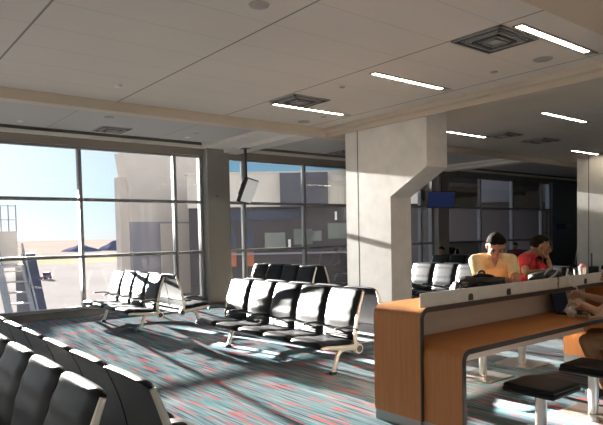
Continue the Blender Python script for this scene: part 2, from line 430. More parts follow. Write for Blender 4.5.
PITCH = 0.612
_cache = {}
def seat_proto():
    """meshes of one place, local: faces -X, centre plane of the double row at x=0, y centred on the seat"""
    W = PITCH - .014
    _cache['back_cushion'] = pad_mesh([(-.245, .50), (-.235, .60), (-.205, .74), (-.165, .86), (-.118, .965), (-.105, .972)], W, .034, .010, 1)
    _cache['lumbar_cushion'] = pad_mesh([(-.275, .375), (-.262, .43), (-.25, .495)], W, .045, .012, 1)
    _cache['seat_cushion'] = pad_mesh([(-.262, .335), (-.40, .335), (-.60, .352), (-.76, .368), (-.815, .360), (-.835, .335)], W, .045, .016, -1)
    bm = bmesh.new()        # armrest: looped black arm
    tube(bm, smooth_path([(-.235, 0, .50), (-.33, 0, .548), (-.47, 0, .560), (-.575, 0, .556), (-.60, 0, .54)], 5), (.024, .013), 10, True, (0, 1, 0))
    _cache['armrest'] = bm
    bm = bmesh.new()        # side frame in alloy: upright, seat rail
    up = smooth_path([(-.22, 0, .27), (-.262, 0, .36), (-.268, 0, .47), (-.245, 0, .58), (-.205, 0, .74), (-.16, 0, .87), (-.12, 0, .975)], 5)
    tube(bm, up, [(.016, .036 - .020 * i / (len(up) - 1)) for i in range(len(up))], 12, True, (0, 1, 0))
    _cache['side_frame'] = bm
    bm = bmesh.new()
    sr = smooth_path([(-.225, 0, .285), (-.36, 0, .298), (-.55, 0, .318), (-.74, 0, .338), (-.83, 0, .338)], 5)
    tube(bm, sr, [(.016, .040 - .022 * i / (len(sr) - 1)) for i in range(len(sr))], 12, True, (0, 1, 0))
    _cache['seat_rail'] = bm
    bm = bmesh.new()
    lg = smooth_path([(-.30, 0, .285), (-.46, 0, .285), (-.535, 0, .235), (-.575, 0, .13), (-.615, 0, .035)], 6)
    tube(bm, lg, [(.020, .030)] * len(lg), 12, True, (0, 1, 0))
    _cache['leg'] = bm
    bm = bmesh.new(); box(bm, -.665, -.575, -.03, .03, 0.0, .04, .01); _cache['foot'] = bm
    bm = bmesh.new(); cyl(bm, (-.225, -.028, .27), (-.225, .028, .27), .060, None, 24); _cache['hub'] = bm
    bm = bmesh.new(); cyl(bm, (-.225, -.034, .27), (-.225, .034, .27), .043, None, 24); _cache['hub_cap'] = bm
    mats = dict(back_cushion='vinyl', lumbar_cushion='vinyl', seat_cushion='vinyl', armrest='rubber', side_frame='alloy', seat_rail='alloy', leg='alloy', foot='rubber', hub='alloy', hub_cap='rubber')
    for k in list(_cache):
        b = _cache[k]; bmesh.ops.recalc_face_normals(b, faces=b.faces[:])
        me = D.meshes.new(k); b.to_mesh(me); b.free(); me.materials.append(M[mats[k]])
        for p in me.polygons: p.use_smooth = True
        me.set_sharp_from_angle(angle=math.radians(50))
        _cache[k] = me
seat_proto()

def part(key, parent, y, flip, name=None):
    o = D.objects.new(name or key, _cache[key]); C.objects.link(o); o.parent = parent
    o.location = (0, y, 0)
    if flip: o.rotation_euler = (0, 0, PI)
    return o

def tandem(x, y0, n, label, rz=0, sides=(0, 1), armless_last=False):
    """back-to-back row: n places along Y from y0"""
    t = empty('tandem_seating', (x, y0, 0), rz)
    Ltot = n * PITCH
    for s in sides:
        bm = bmesh.new(); cyl(bm, (-.225, .02, .27), (-.225, Ltot - .02, .27), .036, None, 16)
        o = finish('beam', bm, M['rubber'], t, 40)
        if s: o.rotation_euler = (0, 0, PI); o.location = (0, Ltot, 0)
        for i in range(n):
            y = (i + .5) * PITCH
            for k in ('seat_cushion', 'back_cushion', 'lumbar_cushion'): part(k, t, y, s)
        for i in range(n + 1):
            y = i * PITCH
            part('armrest', t, y, s)
            if i in (0, n):
                part('side_frame', t, y, s); part('seat_rail', t, y, s)
                h = part('hub', t, y, s); c = D.objects.new('hub_cap', _cache['hub_cap']); C.objects.link(c); c.parent = h
            yl = y + (.03 if i == 0 else 0)
            if i in (0, n - 1):
                l = part('leg', t, yl, s); c = D.objects.new('foot', _cache['foot']); C.objects.link(c); c.parent = l
    if len(sides) == 2:     # brackets tying both beams together
        for y in (.14, Ltot - .14):
            bm = bmesh.new(); box(bm, -.225, .225, y - .03, y + .03, .245, .295, .006); finish('tie_bracket', bm, M['rubber'], t)
    tag(t, label, 'seats', 'rows of black airport seats'); return t
tandem(1.05, 2.63, 6, 'nearest back-to-back row of black seats, cut off by the lower left corner')
tandem(4.905, 10.08, 4, 'back-to-back row of black seats standing close to the tall left windows')
tandem(5.285, 5.22, 5, 'five-seat back-to-back row in the middle, its seat backs bright with sunlight')
tandem(8.52, 9.95, 4, 'back-to-back row by the windows whose tops show above the middle five-seat row')
tandem(10.75, 5.35, 6, 'row of black seats behind the man in the yellow shirt')
tandem(14.6, 9.7, 3, 'short dark row of seats in the shade behind the row with the man in yellow')
tandem(21.6, 8.0, 4, 'far dark row of seats to the right of the man in red')

# ------------------------------------------------------------------ charging counter
def waterfall(x0, x1, ztop, zbot, r, th, both=True):
    """polygon in xz of a slab that folds down at its ends"""
    def arc(cx, cz, rad, a0, a1, n=8): return [(cx + rad * math.cos(a0 + (a1 - a0) * i / n), cz + rad * math.sin(a0 + (a1 - a0) * i / n)) for i in range(n + 1)]
    out = [(x0, zbot)] + arc(x0 + r, ztop - r, r, PI, PI / 2) + arc(x1 - r, ztop - r, r, PI / 2, 0) + [(x1, zbot)]
    ri = max(r - th, .004)
    inn = [(x1 - th, zbot)] + arc(x1 - th - ri, ztop - th - ri, ri, 0, PI / 2) + arc(x0 + th + ri, ztop - th - ri, ri, PI / 2, PI) + [(x0 + th, zbot)]
    return out + inn
def fall_mesh(name, x0, x1, ztop, zbot, r, th, y0, y1, m, parent):
    bm = bmesh.new(); poly = waterfall(x0, x1, ztop, zbot, r, th)
    extrude_poly(bm, [(p[0], p[1]) for p in poly], 'Y', y0, y1)
    return finish(name, bm, m, parent, 35)
CX0, CX1 = 3.83, 7.36
cnt = empty('charging_counter', (CX0, 3.2, 0))
def cpart(o): o.matrix_parent_inverse = Matrix.Translation((-CX0, -3.2, 0)); return o
up = cpart(fall_mesh('upper_ledge', CX0, CX1, 1.06, .0951, .10, .045, 3.20, 3.74, M['wood_v'], cnt))
lo = cpart(fall_mesh('lower_desk', CX0 + .03, CX1 - .03, .755, .0951, .10, .045, 2.80, 3.46, M['wood_v'], cnt))
# grain runs lengthwise on the flat tops
for o in (up, lo):
    o.data.materials.append(M['wood_h'])
    for p in o.data.polygons:
        if abs(p.normal.z) > .7: p.material_index = 1
cpart(fall_mesh('ledge_edging', CX0 - .002, CX1 + .002, 1.062, .0951, .10, .040, 3.188, 3.1995, M['dark_steel'], cnt))
cpart(fall_mesh('desk_edging', CX0 + .028, CX1 - .028, .757, .0951, .10, .040, 2.788, 2.7995, M['dark_steel'], cnt))
bm = bmesh.new(); box(bm, CX0 + .045, CX1 - .045, 3.462, 3.49, .42, 1.014); cpart(finish('back_board', bm, M['cream'], cnt))
for a, b, c, d in ((CX0 + .006, CX0 + .040, 3.205, 3.735), (CX1 - .040, CX1 - .006, 3.205, 3.735), (CX0 + .034, CX0 + .070, 2.805, 3.20), (CX1 - .070, CX1 - .034, 2.805, 3.20)):
    bm = bmesh.new(); box(bm, a, b, c, d, 0, .095); cpart(finish('kick_plate', bm, M['kick'], cnt))
for a, b in ((3.86, 6.16), (6.20, 7.33)):
    bm = bmesh.new(); box(bm, a, b, 3.215, 3.224, 1.0605, 1.182, .002); p = cpart(finish('privacy_panel', bm, M['panel'], cnt))
    for x in ((4.62, 5.22, 5.9) if a < 5 else (6.5, 7.05)):
        bm = bmesh.new(); box(bm, x - .045, x + .045, 3.224, 3.30, 1.0605, 1.068); box(bm, x - .045, x + .045, 3.2245, 3.232, 1.068, 1.15, .002)
        q = finish('panel_bracket', bm, M['steel'], p)
    for x in ((4.57, 5.2) if a < 5 else (6.8,)):
        bm = bmesh.new(); extrude_poly(bm, [(x - .035, 1.068), (x + .035, 1.068), (x + .035, 1.11), (x + .02, 1.13), (x - .02, 1.13), (x - .035, 1.11)], 'Y', 3.2115, 3.2148)
        finish('cable_slot', bm, M['dark_steel'], p)
tag(cnt, 'long wooden charging counter with a raised steel-edged ledge', 'counter')

# ------------------------------------------------------------------ stools
def stool(x, y, h, size, label):
    t = empty('stool', (x, y, 0)); s = size / 2
    bm = bmesh.new(); box(bm, -s, s, -s, s, h - .075, h - .03, .018, 3); box(bm, -s + .005, s - .005, -s + .005, s - .005, h - .045, h, .022, 3)
    finish('seat', bm, M['vinyl'], t, 50)
    bm = bmesh.new(); cyl(bm, (0, 0, .018), (0, 0, h - .07), .045, None, 28); finish('pole', bm, M['steel'], t, 40)
    bm = bmesh.new(); box(bm, -.25, .25, -.25, .25, 0, .018, .006); finish('base_plate', bm, M['steel'], t)
    bm = bmesh.new(); box(bm, -.09, .09, -.09, .09, h - .085, h - .0755); finish('seat_plate', bm, M['kick'], t)
    if h > .6:
        bm = bmesh.new(); n = 28
        tube(bm, [(.15 * math.cos(2 * PI * i / n), .15 * math.sin(2 * PI * i / n), .43) for i in range(n + 1)], .011, 8)
        for a in (0, PI / 2, PI, 3 * PI / 2): cyl(bm, (.04 * math.cos(a), .04 * math.sin(a), .43), (.15 * math.cos(a), .15 * math.sin(a), .43), .009, None, 8)
        finish('foot_ring', bm, M['steel'], t, 60)
    tag(t, label, 'stool', 'square stools at the charging counter'); return t
stool(4.41, 2.44, .475, .44, 'square black stool nearest the camera, in front of the low wooden desk')
stool(5.36, 2.46, .475, .44, 'square black stool at the right edge, next to the brown-clad knee')
stool(6.33, 2.40, .475, .44, 'low stool under the person at the laptop, right of the two black stools')
stool(5.86, 3.96, .78, .40, 'tall stool under the man in the yellow shirt')
stool(6.80, 4.02, .78, .40, 'tall stool under the man in the red shirt')

# ------------------------------------------------------------------ things on the counter and floor
M['bag_black'] = mat('bag_nylon_black', (0.012, 0.012, 0.014), 0.5, spec=0.25, bump=(60, .35, .004))
M['bag_grey'] = mat('bag_nylon_grey', (0.34, 0.35, 0.36), 0.55, bump=(50, .3, .004))
M['paper'] = mat('white_paper', (0.78, 0.75, 0.70), 0.8, bump=(30, .5, .01))
M['food_brown'] = mat('brown_wrapper', (0.30, 0.17, 0.07), 0.7, noise=(30, .3))
M['screen_dark'] = mat('laptop_screen', (0.010, 0.011, 0.015), 0.35, spec=0.2, emit=(.03, .04, .07), es=.08)
M['cup'] = mat('clear_cup', (0.72, 0.66, 0.64), 0.25)
M['cup_pink'] = mat('pink_lid', (0.60, 0.22, 0.22), 0.4)

def lump(bm, c, r, seed=0, amp=.12, freq=7.0, n=(20, 12), mat4=None, square=1.0):
    """uneven rounded body: superellipsoid with folds"""
    from mathutils import noise
    b2 = bmesh.new(); bmesh.ops.create_uvsphere(b2, u_segments=n[0], v_segments=n[1], radius=1)
    for v in b2.verts:
        d = v.co.copy()
        q = Vector([math.copysign(abs(k) ** square, k) for k in d])
        f = 1 + amp * noise.noise(d * freq * .3 + Vector((seed, seed * 2, 0))) + amp * .5 * noise.noise(d * freq + Vector((seed, 0, 3)))
        v.co = Vector((q.x * r[0], q.y * r[1], q.z * r[2])) * f
    if mat4 is not None: bmesh.ops.transform(b2, matrix=mat4, verts=b2.verts[:])
    bmesh.ops.translate(b2, vec=Vector(c), verts=b2.verts[:])
    join(bm, b2)

# black backpack lying on the ledge
t = empty('backpack', (5.06, 3.47, 1.0605), math.radians(-4))
bm = bmesh.new(); lump(bm, (0, 0, .092), (.36, .125, .092), 3, .14, 7, (32, 18), None, .72); finish('body', bm, M['bag_black'], t, 180)
bm = bmesh.new(); lump(bm, (.04, -.10, .072), (.22, .055, .066), 9, .12, 7, (24, 14), None, .7); finish('front_pocket', bm, M['bag_black'], t, 180)
bm = bmesh.new(); lump(bm, (-.22, -.05, .15), (.12, .075, .055), 14, .2, 8, (20, 12)); finish('top_flap', bm, M['bag_black'], t, 180)
for pts in ([(-.34, -.06, .10), (-.20, -.135, .150), (-.02, -.160, .135), (.16, -.150, .145), (.30, -.06, .135)], [(-.30, -.05, .15), (-.12, -.09, .205), (.10, -.07, .19), (.24, -.03, .155)]):
    bm = bmesh.new(); tube(bm, smooth_path(pts, 6), [(.016, .007)] * (6 * (len(pts) - 1) + 1), 8, True, (0, 0, 1)); finish('strap', bm, M['bag_black'], t, 180)
bm = bmesh.new(); tube(bm, smooth_path([(-.05, -.02, .18), (-.02, -.03, .235), (.05, -.03, .235), (.08, -.02, .18)], 6), .010, 8); finish('handle', bm, M['bag_black'], t, 180)
tag(t, 'black backpack slumped on the steel ledge in front of the man in yellow', 'bag')
o = bmesh.new(); lump(o, (0, 0, .035), (.055, .04, .036), 5, .45, 9, (18, 12)); o = finish('napkin', o, M['paper'], None, 180, (4.62, 3.40, 1.062))
tag(o, 'crumpled white napkin at the left end of the black backpack', 'napkin')

# grey and black duffel
t = empty('duffel_bag', (6.22, 3.385, 1.0605), math.radians(3))
bm = bmesh.new(); lump(bm, (0, 0, .095), (.31, .105, .094), 21, .12, 6, (32, 18), None, .72); finish('body', bm, M['bag_black'], t, 180)
for pts in ([(-.27, -.10, .07), (-.15, -.120, .11), (.02, -.105, .15), (.17, -.06, .185), (.27, 0, .16)], [(-.20, -.08, .145), (-.08, -.06, .19), (.08, -.03, .205), (.2, .02, .19)], [(-.10, -.118, .05), (.06, -.125, .075), (.2, -.108, .095), (.28, -.06, .11)]):
    bm = bmesh.new(); tube(bm, smooth_path(pts, 6), [(.017, .007)] * (6 * (len(pts) - 1) + 1), 8, True, (0, 0, 1)); finish('grey_strap', bm, M['bag_grey'], t, 180)
bm = bmesh.new(); lump(bm, (-.25, -.02, .085), (.085, .095, .078), 33, .1, 6); finish('end_pocket', bm, M['bag_black'], t, 180)
tag(t, 'grey and black duffel bag on the steel ledge in front of the man in red', 'bag')

# cup on the ledge
t = empty('cup', (7.20, 3.44, 1.0605))
bm = bmesh.new(); tube(bm, [(0, 0, 0), (0, 0, .17)], [.032, .046], 24); finish('body', bm, M['cup'], t, 50)
bm = bmesh.new(); cyl(bm, (0, 0, .17), (0, 0, .185), .050, .047, 24); tube(bm, [(0, 0, .185), (0, 0, .215)], [.040, .022], 20); finish('lid', bm, M['cup_pink'], t, 50)
tag(t, 'pale cup with a pinkish lid standing on the ledge right of the duffel bag', 'cup')

# laptop with tray of food
t = empty('laptop', (6.50, 3.20, .7555), math.radians(4))
bm = bmesh.new(); box(bm, -.19, .19, -.125, .125, 0, .016, .004); b = finish('base', bm, M['black'], t)
bm = bmesh.new()
for i in range(12):
    for k in range(4): box(bm, -.165 + i * .0278, -.165 + i * .0278 + .023, .0 + k * .027, .0 + k * .027 + .022, .016, .0185)
finish('keyboard', bm, M['rubber'], b)
bm = bmesh.new(); box(bm, -.19, .19, 0, .012, 0, .245, .004); s = finish('lid', bm, M['black'], t); s.location = (0, .125, .014); s.rotation_euler = (math.radians(-14), 0, 0)
bm = bmesh.new(); box(bm, -.175, .175, -.0015, 0, .018, .232); finish('screen', bm, M['screen_dark'], s)
tag(t, 'dark open laptop standing on the wooden desk', 'laptop')
t = empty('food_tray', (6.36, 2.965, .7555), math.radians(-10))
bm = bmesh.new(); extrude_poly(bm, [(-.15, .028), (-.13, 0), (.13, 0), (.15, .028), (.143, .028), (.127, .004), (-.127, .004), (-.143, .028)], 'Y', -.09, .09)
finish('tray', bm, M['paper'], t)
tag(t, 'white paper food tray on the desk edge in front of the laptop', 'tray')
for k, (x, y, r, m, lb) in enumerate((( 6.30, 2.98, (.045, .035, .026), 'food_brown', 'brown food wrapper in the left half of the white tray'), (6.40, 2.94, (.04, .035, .026), 'food_brown', 'brown food wrapper in the right half of the white tray'))):
    bm = bmesh.new(); lump(bm, (0, 0, r[2] * 1.05), r, 40 + k, .3, 9, (18, 12)); o = finish('food_wrapper', bm, M[m], None, 180, (x, y, .7605)); tag(o, lb, 'wrapper')
bm = bmesh.new(); lump(bm, (0, 0, .055), (.05, .045, .058), 51, .5, 7, (20, 14)); o = finish('paper_bag', bm, M['paper'], None, 180, (6.19, 3.08, .7555)); tag(o, 'crumpled white paper bag beside the left edge of the laptop', 'bag')
bm = bmesh.new(); lump(bm, (0, 0, .028), (.06, .04, .032), 57, .5, 8, (20, 14)); o = finish('napkin', bm, M['paper'], None, 180, (6.55, 2.93, .7555)); tag(o, 'crumpled white napkin beside the food tray, near the person\'s hands', 'napkin')
bm = bmesh.new(); tube(bm, smooth_path([(6.42, 3.26, 1.068), (6.41, 3.235, 1.17), (6.40, 3.21, 1.19), (6.385, 3.195, 1.14), (6.36, 3.175, 1.10), (6.43, 3.165, 1.06), (6.50, 3.17, 1.05), (6.52, 3.18, .98), (6.50, 3.24, .90), (6.46, 3.28, .80), (6.44, 3.30, .765)], 6), .007, 8)
tag(finish('charging_cable', bm, M['white'], None, 180), 'white charging cable looped over the steel ledge above the laptop', 'cable')

# suitcase by the far column
t = empty('suitcase', (16.62, 7.62, 0), math.radians(20))
bm = bmesh.new(); box(bm, -.20, .20, -.12, .12, .06, .66, .03, 3); finish('shell', bm, M['bag_black'], t, 60)
for x in (-.15, .15):
    bm = bmesh.new(); cyl(bm, (x, .06, .64), (x, .06, 1.01), .011, None, 10); finish('handle_tube', bm, M['rubber'], t)
    for y in (-.08, .08):
        bm = bmesh.new(); cyl(bm, (x - .015, y, .032), (x + .015, y, .032), .032, None, 14); box(bm, x - .012, x + .012, y - .012, y + .012, .03, .075); finish('wheel', bm, M['rubber'], t)
bm = bmesh.new(); box(bm, -.165, .165, .045, .075, 1.0, 1.03, .008); finish('handle', bm, M['rubber'], t)
tag(t, 'dark suitcase with its handle pulled up, in front of the far white column', 'suitcase')
tandem(19.6, 10.9, 2, 'short dark pair of back-to-back seats near the window between the two men')

# dim blue sign on the end wall panel
t = empty('wall_sign', (25.35, 13.09, 1.86))
M['sign_blue'] = mat('sign_blue', (0.03, 0.07, 0.22), 0.4); M['sign_grey'] = mat('sign_grey', (0.22, 0.26, 0.32), 0.5)
bm = bmesh.new(); box(bm, -.42, .42, -.012, .01, -.11, .11, .003); finish('plate', bm, M['sign_blue'], t)
bm = bmesh.new(); box(bm, .45, 1.1, -.012, .01, -.03, .07, .003); finish('arrow_plate', bm, M['sign_grey'], t)
tag(t, 'small dim blue sign on the end wall panel right of the far windows', 'sign')

# ------------------------------------------------------------------ people
M['skin'] = mat('skin_light', (0.46, 0.235, 0.15), 0.5)
M['skin_dark'] = mat('skin_brown', (0.25, 0.125, 0.07), 0.5)
M['skin_tan'] = mat('skin_tan', (0.42, 0.23, 0.145), 0.5)
M['hair'] = mat('dark_hair', (0.010, 0.006, 0.0045), 0.85, spec=0.1, bump=(90, .6, .01))
M['shirt_yellow'] = mat('cream_yellow_cotton', (0.76, 0.60, 0.33), 0.85, bump=(9, .5, .03))
M['shirt_red'] = mat('red_cotton', (0.42, 0.018, 0.03), 0.85, bump=(9, .5, .03))
M['cloth_dark'] = mat('dark_cotton', (0.020, 0.020, 0.024), 0.9, bump=(9, .4, .02))
M['cloth_maroon'] = mat('maroon_cotton', (0.11, 0.02, 0.022), 0.9)
M['cloth_brown'] = mat('brown_cotton', (0.15, 0.072, 0.030), 0.9, bump=(9, .4, .02))
M['denim'] = mat('denim', (0.045, 0.055, 0.085), 0.9)
M['eye'] = mat('eye', (0.05, 0.04, 0.04), 0.2)
M['lips'] = mat('lips', (0.36, 0.13, 0.10), 0.5)

def remeshed(name, bm, m, parent, voxel, smooth_it=4):
    o = finish(name + '_raw', bm, None)
    md = o.modifiers.new('r', 'REMESH'); md.mode = 'VOXEL'; md.voxel_size = voxel; md.use_smooth_shade = True
    sm = o.modifiers.new('s', 'SMOOTH'); sm.iterations = smooth_it; sm.factor = .5
    dg = bpy.context.evaluated_depsgraph_get()
    me = D.meshes.new_from_object(o.evaluated_get(dg)); me.name = name
    old = o.data; D.objects.remove(o); D.meshes.remove(old)
    me.materials.clear(); me.materials.append(m)
    for p in me.polygons: p.use_smooth = True
    q = D.objects.new(name, me); C.objects.link(q)
    if parent: q.parent = parent
    return q

def ball(bm, c, r, mat4=None):
    b2 = bmesh.new(); bmesh.ops.create_uvsphere(b2, u_segments=20, v_segments=14, radius=1)
    r = r if isinstance(r, tuple) else (r, r, r)
    for v in b2.verts: v.co = Vector((v.co.x * r[0], v.co.y * r[1], v.co.z * r[2]))
    if mat4 is not None: bmesh.ops.transform(b2, matrix=mat4, verts=b2.verts[:])
    bmesh.ops.translate(b2, vec=Vector(c), verts=b2.verts[:]); join(bm, b2)

def limb(bm, pts, radii, n=14):
    for a, b, ra, rb in zip(pts, pts[1:], radii, radii[1:]):
        mid = [(Vector(a) * (1 - t) + Vector(b) * t) for t in (0, .35, .7, 1)]
        sw = [ra, (ra * .65 + rb * .35) * 1.06, (ra * .3 + rb * .7) * 1.02, rb]
        tube(bm, mid, sw, n)
    for p, r in zip(pts, radii): ball(bm, p, r * 1.0)

def frame(f, up=(0, 0, 1)):
    """3x3 with columns right, forward, up"""
    f = Vector(f).normalized(); r = f.cross(Vector(up)).normalized(); u = r.cross(f)
    return Matrix((r, f, u)).transposed()

def hand(bm, wrist, fwd, palm, side, curl=0.5, k=1.0, thumb_in=.5):
    """palm box plus four fingers and a thumb; palm = normal out of the palm, side=+1 thumb on the +lateral side"""
    w = Vector(wrist); f = Vector(fwd).normalized(); p = (Vector(palm) - f * Vector(palm).dot(f)).normalized(); l = f.cross(p) * side
    m3 = Matrix((l, f, p)).transposed().to_4x4()
    ball(bm, w + f * .048 * k, (.040 * k, .054 * k, .016 * k), m3)
    ball(bm, w + f * .065 * k, (.041 * k, .030 * k, .014 * k), m3)
    for i, (ln, off) in enumerate(((.070, .032), (.080, .0107), (.074, -.0107), (.058, -.031))):
        base = w + f * (.080 - .004 * abs(i - 1)) * k + l * off * k
        d = (f + l * off * 1.6).normalized(); pts = [w + f * .045 * k + l * off * .8 * k, base]; a = 0; q = base
        for seg, share in ((.45, .6), (.32, 1.0), (.23, .8)):
            a += curl * share; dd = (d * math.cos(a) + p * math.sin(a)).normalized(); q = q + dd * ln * seg * k; pts.append(q)
        limb(bm, pts, [.009 * k, .0088 * k, .0082 * k, .0076 * k, .0064 * k], 8)
    b0 = w + f * .022 * k + l * .030 * k; d = (f * .55 + l * .75 + p * thumb_in).normalized()
    b1 = b0 + d * .036 * k; b2 = b1 + (d + f * .5 + p * .25).normalized() * .030 * k; b3 = b2 + (d * .4 + f + p * .3).normalized() * .026 * k
    limb(bm, [w + f * .015 * k + l * .012 * k, b0, b1, b2, b3], [.013 * k, .0135 * k, .0105 * k, .0095 * k, .0075 * k], 8)

def head_blobs(bm, c, R, k=1.0, neck=None):
    m4 = R.to_4x4(); P = lambda x, y, z: Vector(c) + R @ (Vector((x, y, z)) * k)
    ball(bm, P(0, -.012, .028), (.077 * k, .097 * k, .094 * k), m4)          # cranium
    ball(bm, P(0, .020, -.030), (.066 * k, .074 * k, .078 * k), m4)          # face
    ball(bm, P(0, .042, -.082), (.044 * k, .044 * k, .034 * k), m4)          # chin and jaw
    for s in (-1, 1):
        ball(bm, P(s * .046, .008, -.062), (.020 * k, .042 * k, .034 * k), m4)   # jaw corners
        ball(bm, P(s * .040, .062, -.022), (.024 * k, .022 * k, .022 * k), m4)   # cheekbones
        ball(bm, P(s * .079, -.010, -.005), (.011 * k, .020 * k, .033 * k), m4)  # ears
        ball(bm, P(s * .081, -.004, .010), (.012 * k, .018 * k, .016 * k), m4)
        ball(bm, P(s * .030, .076, .022), (.026 * k, .012 * k, .009 * k), m4)    # brow
    tube(bm, [P(0, .080, .016), P(0, .096, -.008), P(0, .108, -.026)], [.009 * k, .011 * k, .014 * k], 10)
    ball(bm, P(0, .104, -.030), (.017 * k, .015 * k, .011 * k), m4)          # nose tip and wings
    ball(bm, P(0, .082, -.056), (.026 * k, .013 * k, .007 * k), m4); ball(bm, P(0, .080, -.068), (.022 * k, .013 * k, .008 * k), m4)

def face_parts(c, R, k, parent, hairmat, style):
    m4 = R.to_4x4(); P = lambda x, y, z: Vector(c) + R @ (Vector((x, y, z)) * k)
    for s in (-1, 1):
        bm = bmesh.new(); ball(bm, P(s * .031, .079, .004), (.012 * k, .008 * k, .007 * k), m4); finish('eye', bm, M['eye'], parent, 180)
        bm = bmesh.new(); tube(bm, [P(s * .014, .087, .027), P(s * .030, .088, .031), P(s * .048, .076, .026)], [.003 * k, .0045 * k, .002 * k], 8); finish('eyebrow', bm, hairmat, parent, 180)
    bm = bmesh.new(); ball(bm, P(0, .0895, -.062), (.021 * k, .006 * k, .0045 * k), m4); finish('mouth', bm, M['lips'], parent, 180)
    from mathutils import noise
    b2 = bmesh.new(); bmesh.ops.create_uvsphere(b2, u_segments=40, v_segments=28, radius=1)
    for v in b2.verts:
        d = v.co.copy()
        line = -.42 + .98 * max(0, (d.y + .15)) ** .8 + (.18 if abs(d.x) > .75 and d.y > -.1 else 0)     # hairline: low behind, high over the brow
        if style == 'short': line += .06
        th = (1.10 if style == 'full' else 1.055) + .05 * noise.noise(d * 5) + .03 * noise.noise(d * 13)
        if style == 'full' and d.z > .3 and d.y > .0: th += .07
        g = th if d.z > line else .80
        v.co = P(d.x * .078 * g, -.012 + d.y * .098 * g, .028 + d.z * .095 * g)
    return finish('hair', b2, hairmat, parent, 180)

def torso(bm, hip, chest, shc, neckb, R, grow=0.0, waist=None, w=1.0):
    """loft from hips to shoulders, ellipses across the right axis"""
    r = R.col[0]
    P = [Vector(hip) - Vector((0, 0, .09)), Vector(hip), Vector(hip) * .55 + Vector(chest) * .45, Vector(chest), Vector(shc) - (Vector(shc) - Vector(chest)) * .25, Vector(shc) + Vector((0, 0, .03))]
    W = [.155, .175, .165, .185, .175, .10]; Dp = [.11, .125, .115, .125, .105, .065]
    rings = []; n = 28
    for i, p in enumerate(P):
        t = (P[min(i + 1, 5)] - P[max(i - 1, 0)]).normalized(); f = t.cross(r).normalized() * -1
        f = r.cross(t).normalized()
        rings.append([bm.verts.new(p + r * (math.cos(2 * PI * k / n) * (W[i] * w + grow)) + f * (math.sin(2 * PI * k / n) * (Dp[i] + grow))) for k in range(n)])
    for a, b in zip(rings, rings[1:]):
        for k in range(n): bm.faces.new((a[k], a[(k + 1) % n], b[(k + 1) % n], b[k]))
    bm.faces.new(rings[0][::-1]); bm.faces.new(rings[-1])

